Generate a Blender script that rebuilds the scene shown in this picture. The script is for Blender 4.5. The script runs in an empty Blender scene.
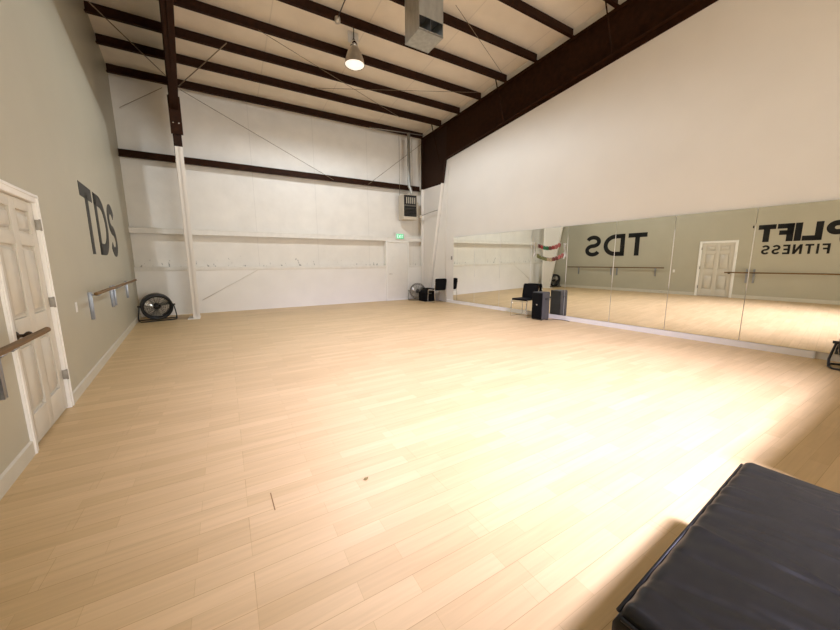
import bpy, bmesh, math, random
from mathutils import Vector, Matrix
random.seed(7)
S = bpy.context.scene
COL = S.collection
PI = math.pi

# ------------------------------------------------------------------ room measures (metres)
H = 1.4
XL, XR, YD = -2.0128, 6.6062, 11.0927      # left / right wall at the far wall, far wall
SL, SR = -0.0871, -0.0679                  # the partitions are a little off square
def xl(y): return XL + SL * (y - YD)
def xr(y): return XR + SR * (y - YD)
NL = Vector((1, -SL, 0)).normalized()      # into the room
NR = Vector((-1, SR, 0)).normalized()
AL = math.atan2(-SL, 1)                    # local x = into the room, local y = along the wall
AR = math.atan2(-SR, 1)                    # local x = out of the room, local y = along the wall
def LP(y, off=0, z=0): return Vector((xl(y), y, z)) + NL * off
def RP(y, off=0, z=0): return Vector((xr(y), y, z)) + NR * off
def zb(y): return 5.80 + 0.068 * (11.0 - y)        # underside of the purlins
def zc(y): return zb(y) + 0.205                    # roof lining

# ------------------------------------------------------------------ materials
def nt(name):
    m = bpy.data.materials.new(name); m.use_nodes = True
    t = m.node_tree; b = t.nodes['Principled BSDF']
    return m, t, b
def mat(name, col, rough=0.5, metal=0.0, var=0.06, scale=6.0, bump=0.0, bscale=60.0, spec=0.5, stretch=(1, 1, 1), coat=0.0):
    m, t, b = nt(name)
    N, L = t.nodes, t.links
    tc = N.new('ShaderNodeTexCoord'); mp = N.new('ShaderNodeMapping')
    mp.inputs['Scale'].default_value = stretch
    L.new(tc.outputs['Object'], mp.inputs['Vector'])
    n = N.new('ShaderNodeTexNoise'); n.inputs['Scale'].default_value = scale; n.inputs['Detail'].default_value = 4
    L.new(mp.outputs['Vector'], n.inputs['Vector'])
    r = N.new('ShaderNodeMapRange'); r.inputs['From Min'].default_value = 0.3; r.inputs['From Max'].default_value = 0.7
    r.inputs['To Min'].default_value = 1 - var; r.inputs['To Max'].default_value = 1 + var
    L.new(n.outputs['Fac'], r.inputs['Value'])
    v = N.new('ShaderNodeVectorMath'); v.operation = 'SCALE'; v.inputs[0].default_value = col[:3]
    L.new(r.outputs['Result'], v.inputs['Scale'])
    L.new(v.outputs['Vector'], b.inputs['Base Color'])
    b.inputs['Roughness'].default_value = rough; b.inputs['Metallic'].default_value = metal
    b.inputs['Specular IOR Level'].default_value = spec
    b.inputs['Coat Weight'].default_value = coat
    if bump:
        n2 = N.new('ShaderNodeTexNoise'); n2.inputs['Scale'].default_value = bscale; n2.inputs['Detail'].default_value = 3
        L.new(mp.outputs['Vector'], n2.inputs['Vector'])
        bp = N.new('ShaderNodeBump'); bp.inputs['Strength'].default_value = bump; bp.inputs['Distance'].default_value = 0.01
        L.new(n2.outputs['Fac'], bp.inputs['Height']); L.new(bp.outputs['Normal'], b.inputs['Normal'])
    return m

def floor_mat():
    m, t, b = nt('maple_strip_floor')
    N, L = t.nodes, t.links
    tc = N.new('ShaderNodeTexCoord')
    br = N.new('ShaderNodeTexBrick')
    br.offset = 0.37; br.offset_frequency = 2; br.squash = 1.0
    br.inputs['Scale'].default_value = 1.0
    br.inputs['Brick Width'].default_value = 0.62; br.inputs['Row Height'].default_value = 0.095
    br.inputs['Mortar Size'].default_value = 0.0012; br.inputs['Mortar Smooth'].default_value = 0.6
    br.inputs['Bias'].default_value = 0.0
    br.inputs['Color1'].default_value = (FLC[0]*1.06, FLC[1]*1.07, FLC[2]*1.09, 1)
    br.inputs['Color2'].default_value = (FLC[0]*0.93, FLC[1]*0.92, FLC[2]*0.89, 1)
    br.inputs['Mortar'].default_value = (FLC[0]*0.80, FLC[1]*0.77, FLC[2]*0.70, 1)
    L.new(tc.outputs['Object'], br.inputs['Vector'])
    mp = N.new('ShaderNodeMapping'); mp.inputs['Scale'].default_value = (1.2, 22, 1)
    L.new(tc.outputs['Object'], mp.inputs['Vector'])
    n = N.new('ShaderNodeTexNoise'); n.inputs['Scale'].default_value = 1.7; n.inputs['Detail'].default_value = 7; n.inputs['Distortion'].default_value = 0.6
    L.new(mp.outputs['Vector'], n.inputs['Vector'])
    r = N.new('ShaderNodeMapRange'); r.inputs['From Min'].default_value = .3; r.inputs['From Max'].default_value = .7
    r.inputs['To Min'].default_value = .93; r.inputs['To Max'].default_value = 1.06
    L.new(n.outputs['Fac'], r.inputs['Value'])
    # whole boards, three strips wide, differ a little too
    b2 = N.new('ShaderNodeTexBrick'); b2.offset = 0.43
    b2.inputs['Scale'].default_value = 1.0; b2.inputs['Brick Width'].default_value = 1.9; b2.inputs['Row Height'].default_value = 0.19
    b2.inputs['Mortar Size'].default_value = 0.0016; b2.inputs['Mortar Smooth'].default_value = .4
    b2.inputs['Color1'].default_value = (1.02,)*3 + (1,); b2.inputs['Color2'].default_value = (.97, .965, .955, 1); b2.inputs['Mortar'].default_value = (.80, .76, .70, 1)
    L.new(tc.outputs['Object'], b2.inputs['Vector'])
    v = N.new('ShaderNodeVectorMath'); v.operation = 'SCALE'
    L.new(br.outputs['Color'], v.inputs[0]); L.new(r.outputs['Result'], v.inputs['Scale'])
    v2 = N.new('ShaderNodeVectorMath'); v2.operation = 'MULTIPLY'
    L.new(v.outputs['Vector'], v2.inputs[0]); L.new(b2.outputs['Color'], v2.inputs[1])
    L.new(v2.outputs['Vector'], b.inputs['Base Color'])
    b.inputs['Roughness'].default_value = 0.42
    b.inputs['Specular IOR Level'].default_value = 0.35
    bp = N.new('ShaderNodeBump'); bp.inputs['Strength'].default_value = .05; bp.inputs['Distance'].default_value = .003
    L.new(n.outputs['Fac'], bp.inputs['Height']); L.new(bp.outputs['Normal'], b.inputs['Normal'])
    return m
FLC = (0.595, 0.428, 0.222)

def lining_mat(name, col, axis, period, phase, dirt=False, sw=0.012):
    """white vinyl-faced insulation hung in strips: a soft seam every `period` along `axis`"""
    m, t, b = nt(name); N, L = t.nodes, t.links
    g = N.new('ShaderNodeNewGeometry'); sx = N.new('ShaderNodeSeparateXYZ'); L.new(g.outputs['Position'], sx.inputs[0])
    a = N.new('ShaderNodeMath'); a.operation = 'SUBTRACT'; L.new(sx.outputs[axis], a.inputs[0]); a.inputs[1].default_value = phase
    d = N.new('ShaderNodeMath'); d.operation = 'PINGPONG'; L.new(a.outputs[0], d.inputs[0]); d.inputs[1].default_value = period / 2
    ss = N.new('ShaderNodeMapRange'); ss.interpolation_type = 'SMOOTHSTEP'; L.new(d.outputs[0], ss.inputs['Value'])
    ss.inputs['From Min'].default_value = 0.0; ss.inputs['From Max'].default_value = sw
    ss.inputs['To Min'].default_value = 0.86; ss.inputs['To Max'].default_value = 1.0
    n = N.new('ShaderNodeTexNoise'); n.inputs['Scale'].default_value = 2.3; n.inputs['Detail'].default_value = 5
    L.new(g.outputs['Position'], n.inputs['Vector'])
    r = N.new('ShaderNodeMapRange'); r.inputs['From Min'].default_value = .3; r.inputs['From Max'].default_value = .7
    r.inputs['To Min'].default_value = .95; r.inputs['To Max'].default_value = 1.03; L.new(n.outputs['Fac'], r.inputs['Value'])
    mu = N.new('ShaderNodeMath'); mu.operation = 'MULTIPLY'; L.new(ss.outputs[0], mu.inputs[0]); L.new(r.outputs[0], mu.inputs[1])
    fac = mu.outputs[0]
    if dirt:   # scuffed holes and dirt where things stood on the lower ledge
        mp = N.new('ShaderNodeMapping'); mp.inputs['Scale'].default_value = (8, 1, 4); L.new(g.outputs['Position'], mp.inputs['Vector'])
        n3 = N.new('ShaderNodeTexNoise'); n3.inputs['Scale'].default_value = 1.6; n3.inputs['Detail'].default_value = 5; L.new(mp.outputs[0], n3.inputs['Vector'])
        zf = N.new('ShaderNodeMapRange'); L.new(sx.outputs['Z'], zf.inputs['Value'])
        zf.inputs['From Min'].default_value = 1.24; zf.inputs['From Max'].default_value = 1.62; zf.inputs['To Min'].default_value = .17; zf.inputs['To Max'].default_value = 0.0
        x0_ = N.new('ShaderNodeMath'); x0_.operation = 'SUBTRACT'; L.new(sx.outputs['X'], x0_.inputs[0]); x0_.inputs[1].default_value = 1.95
        xa_ = N.new('ShaderNodeMath'); xa_.operation = 'ABSOLUTE'; L.new(x0_.outputs[0], xa_.inputs[0])
        x1 = N.new('ShaderNodeMapRange'); L.new(xa_.outputs[0], x1.inputs['Value'])
        x1.inputs['From Min'].default_value = .35; x1.inputs['From Max'].default_value = 1.0; x1.inputs['To Min'].default_value = 1.0; x1.inputs['To Max'].default_value = .72
        zz = N.new('ShaderNodeMath'); zz.operation = 'MULTIPLY'; L.new(zf.outputs[0], zz.inputs[0]); L.new(x1.outputs[0], zz.inputs[1])
        ad = N.new('ShaderNodeMath'); ad.operation = 'ADD'; L.new(n3.outputs['Fac'], ad.inputs[0]); L.new(zz.outputs[0], ad.inputs[1])
        th = N.new('ShaderNodeMapRange'); L.new(ad.outputs[0], th.inputs['Value'])
        th.inputs['From Min'].default_value = .70; th.inputs['From Max'].default_value = .76; th.inputs['To Min'].default_value = 1.0; th.inputs['To Max'].default_value = .38
        up = N.new('ShaderNodeMath'); up.operation = 'GREATER_THAN'; L.new(zf.outputs[0], up.inputs[0]); up.inputs[1].default_value = 0.001
        lo = N.new('ShaderNodeMath'); lo.operation = 'LESS_THAN'; L.new(sx.outputs['Z'], lo.inputs[0]); lo.inputs[1].default_value = 1.62
        mx = N.new('ShaderNodeMix'); L.new(lo.outputs[0], mx.inputs['Factor']); mx.inputs['A'].default_value = 1.0; L.new(th.outputs[0], mx.inputs['B'])
        m2 = N.new('ShaderNodeMath'); m2.operation = 'MULTIPLY'; L.new(fac, m2.inputs[0]); L.new(mx.outputs['Result'], m2.inputs[1]); fac = m2.outputs[0]
    v = N.new('ShaderNodeVectorMath'); v.operation = 'SCALE'; v.inputs[0].default_value = col; L.new(fac, v.inputs['Scale'])
    L.new(v.outputs['Vector'], b.inputs['Base Color'])
    b.inputs['Roughness'].default_value = .55
    n4 = N.new('ShaderNodeTexNoise'); n4.inputs['Scale'].default_value = 5; n4.inputs['Detail'].default_value = 3; L.new(g.outputs['Position'], n4.inputs['Vector'])
    bp = N.new('ShaderNodeBump'); bp.inputs['Strength'].default_value = .25; bp.inputs['Distance'].default_value = .02
    L.new(n4.outputs['Fac'], bp.inputs['Height']); L.new(bp.outputs['Normal'], b.inputs['Normal'])
    return m

def column_mat(zl):
    """brown primed steel whose lower 4 m have been painted white"""
    m, t, b = nt('brown_steel_white_below_%d' % int(zl * 100)); N, L = t.nodes, t.links
    g = N.new('ShaderNodeNewGeometry'); sx = N.new('ShaderNodeSeparateXYZ'); L.new(g.outputs['Position'], sx.inputs[0])
    gt = N.new('ShaderNodeMath'); gt.operation = 'GREATER_THAN'; L.new(sx.outputs['Z'], gt.inputs[0]); gt.inputs[1].default_value = zl
    n = N.new('ShaderNodeTexNoise'); n.inputs['Scale'].default_value = 9; L.new(g.outputs['Position'], n.inputs['Vector'])
    c1 = N.new('ShaderNodeMix'); c1.data_type = 'RGBA'; L.new(n.outputs['Fac'], c1.inputs['Factor'])
    c1.inputs['A'].default_value = BROWN + (1,); c1.inputs['B'].default_value = (BROWN[0]*.8, BROWN[1]*.8, BROWN[2]*.8, 1)
    mx = N.new('ShaderNodeMix'); mx.data_type = 'RGBA'; L.new(gt.outputs[0], mx.inputs['Factor'])
    mx.inputs['A'].default_value = (.80, .77, .72, 1); L.new(c1.outputs['Result'], mx.inputs['B'])
    L.new(mx.outputs['Result'], b.inputs['Base Color']); b.inputs['Roughness'].default_value = .6; b.inputs['Specular IOR Level'].default_value = .2
    return m
BROWN = (0.027, 0.0092, 0.0034)

M = {}
M['floor'] = floor_mat()
M['left_wall'] = mat('greige_wall_paint', (.455, .43, .335), .42, var=.025, scale=1.5, bump=.06, bscale=120)
M['right_wall'] = mat('warm_white_drywall', (.82, .795, .745), .6, var=.02, scale=1.2, bump=.05, bscale=140)
M['lining'] = lining_mat('white_vinyl_wall_insulation', (.82, .79, .73), 'X', 1.79, -0.87, dirt=True)
M['roof'] = lining_mat('white_vinyl_roof_insulation', (.88, .80, .67), 'X', 1.79, -0.6, sw=.02)
M['wainscot'] = mat('white_liner_panel', (.85, .83, .79), .5, var=.025, scale=2, bump=.05)
M['white_rail'] = mat('white_painted_rail', (.80, .775, .72), .5, var=.04, scale=8)
M['trim'] = mat('white_gloss_trim', (.88, .87, .83), .3, var=.02)
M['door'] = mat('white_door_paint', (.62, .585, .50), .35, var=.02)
M['door_far'] = mat('white_steel_door', (.82, .80, .75), .35, var=.02)
M['base_l'] = mat('greige_baseboard', (.60, .57, .48), .35, var=.02)
M['brown'] = mat('brown_primed_steel', BROWN, .65, var=.25, scale=10, spec=.12)
M['column'] = column_mat(4.05); M['column_l'] = column_mat(3.92)
M['mirror'] = mat('mirror_silver', (.92, .93, .86), 0.0, 1.0, var=0.0)
M['mirror_edge'] = mat('ground_glass_edge', (.85, .90, .86), .2, var=.02)
M['steel'] = mat('polished_steel', (.78, .79, .80), .22, 1.0, var=.03)
M['bracket'] = mat('satin_steel', (.34, .36, .40), .3, 1.0, var=.05)
M['hinge'] = mat('painted_hinge', (.34, .32, .28), .45, .3, var=.1)
M['cage'] = mat('weathered_wire', (.22, .21, .18), .4, .5, var=.1)
M['chrome'] = mat('chrome', (.80, .80, .80), .08, 1.0, var=.02)
M['galv'] = mat('galvanized_sheet', (.52, .53, .50), .42, .85, var=.12, scale=14, stretch=(1, 1, .4))
M['galv_in'] = mat('duct_inside_shade', (.10, .10, .095), .7, .2, var=.1)
M['wood'] = mat('stained_oak_rail', (.17, .095, .030), .5, var=.2, scale=8, stretch=(14, .7, 14), spec=.3)
M['black'] = mat('black_vinyl_lettering', (.009, .009, .009), .42, var=.1, spec=.25)
M['leather'] = mat('black_leather', (.010, .0095, .0075), .42, var=.2, scale=30, bump=.08, bscale=420, spec=.30)
M['blackfab'] = mat('black_fabric', (.006, .006, .0065), .9, var=.2, scale=80, bump=.2, bscale=300, spec=.2)
M['blackpl'] = mat('black_plastic', (.012, .012, .013), .4, var=.1, bump=.1, bscale=200)
M['greypl'] = mat('charcoal_cabinet_paint', (.060, .060, .060), .5, var=.1, bump=.2, bscale=250)
M['grille'] = mat('black_steel_mesh', (.006, .006, .006), .8, .0, var=.3, scale=300, spec=.1)
M['bronze'] = mat('dark_bronze', (.055, .035, .022), .3, .8, var=.1)
M['tan'] = mat('tan_enamel', (.56, .50, .40), .45, var=.03)
M['louver'] = mat('aged_steel_louver', (.13, .12, .10), .4, .6, var=.15)
M['dark'] = mat('dark_recess', (.012, .012, .011), .8, var=.1)
M['lampalu'] = mat('spun_aluminium', (.55, .50, .42), .35, .6, var=.05)
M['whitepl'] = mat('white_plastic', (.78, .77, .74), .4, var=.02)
M['greyline'] = mat('grey_line', (.30, .28, .25), .5, .3, var=.05)
M['rod'] = mat('rusty_brace_rod', (.26, .20, .13), .5, .4, var=.15, scale=20)
M['crease_rod'] = mat('shadow_crease_rod', (.70, .675, .62), .5, var=.05)
M['red'] = mat('red_felt', (.30, .045, .04), .9, var=.1)
M['pink'] = mat('pink_felt', (.42, .14, .13), .9, var=.1)
M['green'] = mat('green_felt', (.03, .17, .075), .9, var=.1)
M['olive'] = mat('olive_felt', (.17, .18, .07), .9, var=.1)
M['maroon'] = mat('maroon_felt', (.16, .05, .04), .9, var=.1)
M['cream'] = mat('cream_felt', (.42, .34, .22), .9, var=.1)
M['blade'] = mat('brushed_fan_blade', (.55, .54, .50), .35, .7, var=.1)
M['leafm'] = mat('dry_leaf', (.20, .15, .05), .8, var=.3, scale=60)
M['seamd'] = mat('open_joint', (.26, .15, .06), .8, var=.2)
def emit(name, col, s):
    m, t, b = nt(name); b.inputs['Base Color'].default_value = col + (1,)
    n = t.nodes.new('ShaderNodeTexNoise'); n.inputs['Scale'].default_value = 3
    b.inputs['Emission Color'].default_value = col + (1,); b.inputs['Emission Strength'].default_value = s
    b.inputs['Roughness'].default_value = .3
    return m
M['exit'] = emit('green_exit_face', (.10, .50, .25), .55)
M['exit_l'] = emit('exit_letters', (.75, 1.0, .85), .5)
M['lens'] = emit('lit_lamp_lens', (1.0, .95, .86), .75)

# ------------------------------------------------------------------ mesh helpers
class MB:
    def __init__(s): s.bm = bmesh.new()
    def box(s, lo, hi, bev=0.0, mi=0, mtx=None, seg=2):
        t = bmesh.new()
        r = bmesh.ops.create_cube(t, size=1.0)
        lo = Vector(lo); hi = Vector(hi)
        for v in t.verts:
            v.co = Vector([(lo[i] + hi[i]) / 2 + v.co[i] * (hi[i] - lo[i]) for i in range(3)])
        if bev > 0:
            bmesh.ops.bevel(t, geom=list(t.edges), offset=bev, segments=seg, profile=.6, affect='EDGES')
        return s._add(t, mi, mtx, bev > 0)
    def _add(s, t, mi, mtx=None, smooth=False):
        if mtx is not None: bmesh.ops.transform(t, matrix=mtx, verts=list(t.verts))
        for f in t.faces: f.material_index = mi; f.smooth = smooth
        me = bpy.data.meshes.new('tmp'); t.to_mesh(me); t.free()
        s.bm.from_mesh(me); bpy.data.meshes.remove(me)
        return s
    def tube(s, pts, r, seg=10, mi=0, closed=False, cap=True, smooth=True):
        pts = [Vector(p) for p in pts]; n = len(pts); rings = []
        t = bmesh.new(); up = None
        for i, p in enumerate(pts):
            if closed: d = (pts[(i + 1) % n] - pts[i - 1])
            else: d = (pts[min(i + 1, n - 1)] - pts[max(i - 1, 0)])
            d.normalize()
            if up is None:
                up = Vector((0, 0, 1)) if abs(d.z) < .9 else Vector((1, 0, 0))
            a = d.cross(up).normalized(); b = a.cross(d).normalized(); up = b
            rr = r[i] if isinstance(r, (list, tuple)) else r
            rings.append([t.verts.new(p + (a * math.cos(k * 2 * PI / seg) + b * math.sin(k * 2 * PI / seg)) * rr) for k in range(seg)])
        m = n if closed else n - 1
        for i in range(m):
            A, B = rings[i], rings[(i + 1) % n]
            for k in range(seg):
                t.faces.new((A[k], A[(k + 1) % seg], B[(k + 1) % seg], B[k]))
        if cap and not closed:
            t.faces.new(rings[0][::-1]); t.faces.new(rings[-1])
        bmesh.ops.recalc_face_normals(t, faces=list(t.faces))
        return s._add(t, mi, None, smooth)
    def lathe(s, prof, seg=32, mi=0, mtx=None, smooth=True, closed=False):
        """prof: (radius, z) list, spun about local z"""
        t = bmesh.new(); rings = []
        for (r, z) in prof:
            if r < 1e-5: rings.append([t.verts.new((0, 0, z))])
            else: rings.append([t.verts.new((r * math.cos(k * 2 * PI / seg), r * math.sin(k * 2 * PI / seg), z)) for k in range(seg)])
        pairs = list(zip(rings, rings[1:]))
        if closed: pairs.append((rings[-1], rings[0]))
        for A, B in pairs:
            for k in range(seg):
                k2 = (k + 1) % seg
                if len(A) == 1 and len(B) == 1: continue
                if len(A) == 1: t.faces.new((A[0], B[k2], B[k]))
                elif len(B) == 1: t.faces.new((A[k], A[k2], B[0]))
                else: t.faces.new((A[k], A[k2], B[k2], B[k]))
        bmesh.ops.recalc_face_normals(t, faces=list(t.faces))
        return s._add(t, mi, mtx, smooth)
    def poly(s, pts, ext, mi=0, smooth=False):
        """planar polygon (3d points) extruded by the vector ext"""
        t = bmesh.new()
        a = [t.verts.new(Vector(p)) for p in pts]; b = [t.verts.new(Vector(p) + Vector(ext)) for p in pts]
        t.faces.new(a); t.faces.new(b[::-1])
        n = len(a)
        for i in range(n): t.faces.new((a[i], b[i], b[(i + 1) % n], a[(i + 1) % n]))
        bmesh.ops.recalc_face_normals(t, faces=list(t.faces))
        return s._add(t, mi, None, smooth)
    def hexa(s, A, B, mi=0):
        """two quads of four points each joined into a closed block"""
        t = bmesh.new()
        a = [t.verts.new(Vector(p)) for p in A]; b = [t.verts.new(Vector(p)) for p in B]
        t.faces.new(a); t.faces.new(b[::-1])
        for i in range(4): t.faces.new((a[i], b[i], b[(i + 1) % 4], a[(i + 1) % 4]))
        bmesh.ops.recalc_face_normals(t, faces=list(t.faces))
        return s._add(t, mi)
    def ribbon(s, path, w, th, closed=False, mi=0):
        """flat stroke of width w along a 2d path (u, v) -> mesh x = depth (0..th), y = u, z = v"""
        P = [Vector((p[0], p[1])) for p in path]; n = len(P); lf = []; rt = []
        for i in range(n):
            if i == 0: d0 = d1 = (P[1] - P[0]).normalized()
            elif i == n - 1: d0 = d1 = (P[-1] - P[-2]).normalized()
            else: d0 = (P[i] - P[i - 1]).normalized(); d1 = (P[i + 1] - P[i]).normalized()
            n0 = Vector((-d0.y, d0.x)); n1 = Vector((-d1.y, d1.x)); m = (n0 + n1).normalized()
            k = (w / 2) / max(.35, m.dot(n0))
            lf.append(P[i] + m * k); rt.append(P[i] - m * k)
        t = bmesh.new()
        V = [[t.verts.new((x, q.x, q.y)) for q in side] for side in (lf, rt) for x in (0, th)]
        l0, l1, r0, r1 = V
        for i in range(n - 1):
            t.faces.new((l1[i], l1[i + 1], r1[i + 1], r1[i])); t.faces.new((l0[i], r0[i], r0[i + 1], l0[i + 1]))
            t.faces.new((l0[i], l0[i + 1], l1[i + 1], l1[i])); t.faces.new((r0[i], r1[i], r1[i + 1], r0[i + 1]))
        t.faces.new((l0[0], l1[0], r1[0], r0[0])); t.faces.new((l0[-1], r0[-1], r1[-1], l1[-1]))
        bmesh.ops.recalc_face_normals(t, faces=list(t.faces))
        return s._add(t, mi)
    def build(s, name, mats, parent=None, loc=None, rotz=None):
        me = bpy.data.meshes.new(name); s.bm.to_mesh(me); s.bm.free()
        o = bpy.data.objects.new(name, me); COL.objects.link(o)
        for m in (mats if isinstance(mats, (list, tuple)) else [mats]): me.materials.append(M[m] if isinstance(m, str) else m)
        if parent: o.parent = parent
        if loc is not None: o.location = loc
        if rotz is not None: o.rotation_euler = (0, 0, rotz)
        return o
def tag(o, label, cat, group=None):
    o['label'] = label; o['category'] = cat
    if group: o['group'] = group
    return o
def struct(o): o['kind'] = 'structure'; return o
def thing(name, label, cat, loc=(0, 0, 0), rotz=0.0, group=None):
    o = bpy.data.objects.new(name, None); COL.objects.link(o)
    o.location = loc; o.rotation_euler = (0, 0, rotz); o.empty_display_size = .1
    return tag(o, label, cat, group)
def dup(root, loc, rotz, label, group=None):
    r = root.copy(); COL.objects.link(r); r.location = loc; r.rotation_euler = (0, 0, rotz); r['label'] = label
    if group: r['group'] = group
    for ch in list(root.children):
        c = ch.copy(); COL.objects.link(c); c.parent = r
        for g in list(ch.children):
            d = g.copy(); COL.objects.link(d); d.parent = c
    return r
def arc(cx, cy, rx, ry, a0, a1, n=14):
    return [(cx + rx * math.cos(math.radians(a0 + (a1 - a0) * i / n)), cy + ry * math.sin(math.radians(a0 + (a1 - a0) * i / n))) for i in range(n + 1)]
def shift(pts, du, dv): return [(p[0] + du, p[1] + dv) for p in pts]
def letter(mb, ch, u, v, W, h, t, th, mi=0):
    def R(p, w=t): mb.ribbon(shift(p, u, v), w, th, mi=mi)
    if ch == 'T': R([(0, h - t / 2), (W, h - t / 2)]); R([(W / 2, 0), (W / 2, h - t / 2)])
    elif ch == 'I': R([(W / 2, 0), (W / 2, h)], min(t, W))
    elif ch == 'L': R([(t / 2, 0), (t / 2, h)]); R([(0, t / 2), (W, t / 2)])
    elif ch == 'F': R([(t / 2, 0), (t / 2, h)]); R([(0, h - t / 2), (W, h - t / 2)]); R([(0, h * .50), (W * .86, h * .50)], t * .95)
    elif ch == 'E': R([(t / 2, 0), (t / 2, h)]); R([(0, h - t / 2), (W, h - t / 2)]); R([(0, h * .5), (W * .9, h * .5)]); R([(0, t / 2), (W, t / 2)])
    elif ch == 'N': R([(t / 2, 0), (t / 2, h)]); R([(W - t / 2, 0), (W - t / 2, h)]); R([(t * .55, h - t * .3), (W - t * .55, t * .3)], t * 1.05)
    elif ch == 'X': R([(0, 0), (W, h)]); R([(0, h), (W, 0)])
    elif ch == 'D': R([(t / 2, 0), (t / 2, h)]); R([(0, h - t / 2), (W * .4, h - t / 2)] + arc(W * .42, h / 2, W * .58 - t / 2, (h - t) / 2, 90, -90, 22) + [(W * .4, t / 2), (0, t / 2)])
    elif ch == 'P':
        b = h * .40; R([(t / 2, 0), (t / 2, h)]); cy = (h - t / 2 + b) / 2; ry = (h - t / 2 - b) / 2
        R([(0, h - t / 2), (W * .5, h - t / 2)] + arc(W * .55, cy, W * .45 - t / 2, ry, 90, -90, 18) + [(W * .5, b), (0, b)])
    elif ch == 'U': r = W / 2 - t / 2; R([(t / 2, h), (t / 2, r + t / 2)] + arc(W / 2, r + t / 2, r, r, 180, 360, 18) + [(W - t / 2, h)])
    elif ch == 'S':
        rx = (W - t) / 2; ry = (h - t) / 4
        R(arc(W / 2, t / 2 + 3 * ry, rx, ry, 22, 270, 22)[:-1] + arc(W / 2, t / 2 + ry, rx, ry, 90, -158, 22))

# ------------------------------------------------------------------ the setting
Y0 = -12.0                                   # back end of the hall, behind the camera
b = MB(); b.box((-3, Y0 - .4, -.12), (9.2, YD + .4, 0)); struct(b.build('floor', 'floor'))
# an open butt joint between two boards near the middle
b = MB(); b.box((0, 0, 0), (.006, .17, .0012)); o = struct(b.build('trim_1', 'seamd', loc=(.130, 1.885, .0005), rotz=.03))

def lwall(mb, y0, y1, z0, z1=None):
    q = lambda y, off: [LP(y, off, z0), LP(y, off, zc(y) + .02 if z1 is None else z1)]
    a, bq = q(y0, 0), q(y1, 0); c, d = q(y0, -.14), q(y1, -.14)
    mb.hexa([a[0], bq[0], bq[1], a[1]], [c[0], d[0], d[1], c[1]])
DY0, DY1, DZ = 3.395, 4.465, 2.01           # door casing outer edges on the left wall
b = MB(); lwall(b, Y0, DY0, 0); lwall(b, DY1, YD + .2, 0); lwall(b, DY0, DY1, DZ); struct(b.build('wall_left', 'left_wall'))
b = MB()
A = [RP(Y0, 0, 0), RP(YD + .2, 0, 0), RP(YD + .2, 0, zc(YD + .2) + .02), RP(Y0, 0, zc(Y0) + .02)]
Bq = [p - NR * .14 for p in A]; b.hexa(A, Bq); struct(b.build('wall_right', 'right_wall'))
# roof lining
b = MB(); x0, x1 = -3.1, 9.2
b.hexa([(x0, Y0 - .4, zc(Y0 - .4)), (x1, Y0 - .4, zc(Y0 - .4)), (x1, YD + .4, zc(YD + .4)), (x0, YD + .4, zc(YD + .4))],
       [(x0, Y0 - .4, zc(Y0 - .4) + .12), (x1, Y0 - .4, zc(Y0 - .4) + .12), (x1, YD + .4, zc(YD + .4) + .12), (x0, YD + .4, zc(YD + .4) + .12)])
struct(b.build('ceiling', 'roof'))
# far wall: white insulation above, liner panel below (proud of it, with a ledge on top)
YR = YD + .19
FX0, FX1 = 5.05, 5.99                       # far door opening
b = MB()
b.box((XL - .12, YR, 0), (XR + .12, YR + .12, zc(YR) + .02))
b.box((XL - .08, YD, 0), (FX0, YR + .02, 1.20), mi=1); b.box((FX1, YD, 0), (XR + .06, YR + .02, 1.22), mi=1)
struct(b.build('wall_far', ['lining', 'wainscot']))
b = MB(); b.box((XL - .06, YD - .012, 1.195), (FX0, YR, 1.30), .006); struct(b.build('trim_2', 'white_rail'))
b = MB(); b.box((FX1, YD - .012, 1.215), (XR + .02, YR, 1.27), .006); struct(b.build('trim_3', 'white_rail'))
b = MB()
b.box((XL - .06, YD - .01, 2.285), (XR + .03, YR, 2.315), .004); b.box((XL - .06, YD - .008, 2.165), (XR + .03, YD + .012, 2.285)); b.box((XL - .06, YD - .01, 2.16), (XR + .03, YD + .07, 2.175), .003)
struct(b.build('trim_4', 'white_rail'))
# rear wall behind the camera; its wide opening is added to let daylight in
OX0, OX1, OZ = 2.6, 7.8, 3.8
b = MB()
zt_ = zc(Y0) + .02; b.box((-3, Y0 - .14, 0), (OX0, Y0, zt_)); b.box((OX1, Y0 - .14, 0), (9.2, Y0, zt_)); b.box((OX0, Y0 - .14, OZ), (OX1, Y0, zt_))
struct(b.build('wall_rear', 'right_wall'))

# an unseen half-height wall added right of the bench to shade the floor corner
b = MB(); b.box((3.00, -.16, 0), (xr(-.1) + .02, -.06, 1.42)); b.box((2.98, -.18, 1.42), (xr(-.1), -.04, 1.45), .004); struct(b.build('wall_shade_blocker', 'right_wall'))

# baseboards
def lbase(y0, y1, name):
    mb = MB(); n = .014
    mb.hexa([LP(y0, 0, 0), LP(y1, 0, 0), LP(y1, 0, .115), LP(y0, 0, .115)], [LP(y0, n, 0), LP(y1, n, 0), LP(y1, n, .105), LP(y0, n, .105)])
    struct(mb.build(name, 'base_l'))
lbase(Y0, DY0, 'baseboard_left'); lbase(DY1, YD, 'baseboard_left')
mb = MB(); mb.hexa([RP(1.12, 0, 0), RP(9.62, 0, 0), RP(9.62, 0, .105), RP(1.12, 0, .105)], [RP(1.12, .03, 0), RP(9.62, .03, 0), RP(9.62, .03, .095), RP(1.12, .03, .095)])
struct(mb.build('baseboard_right', 'trim'))

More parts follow.
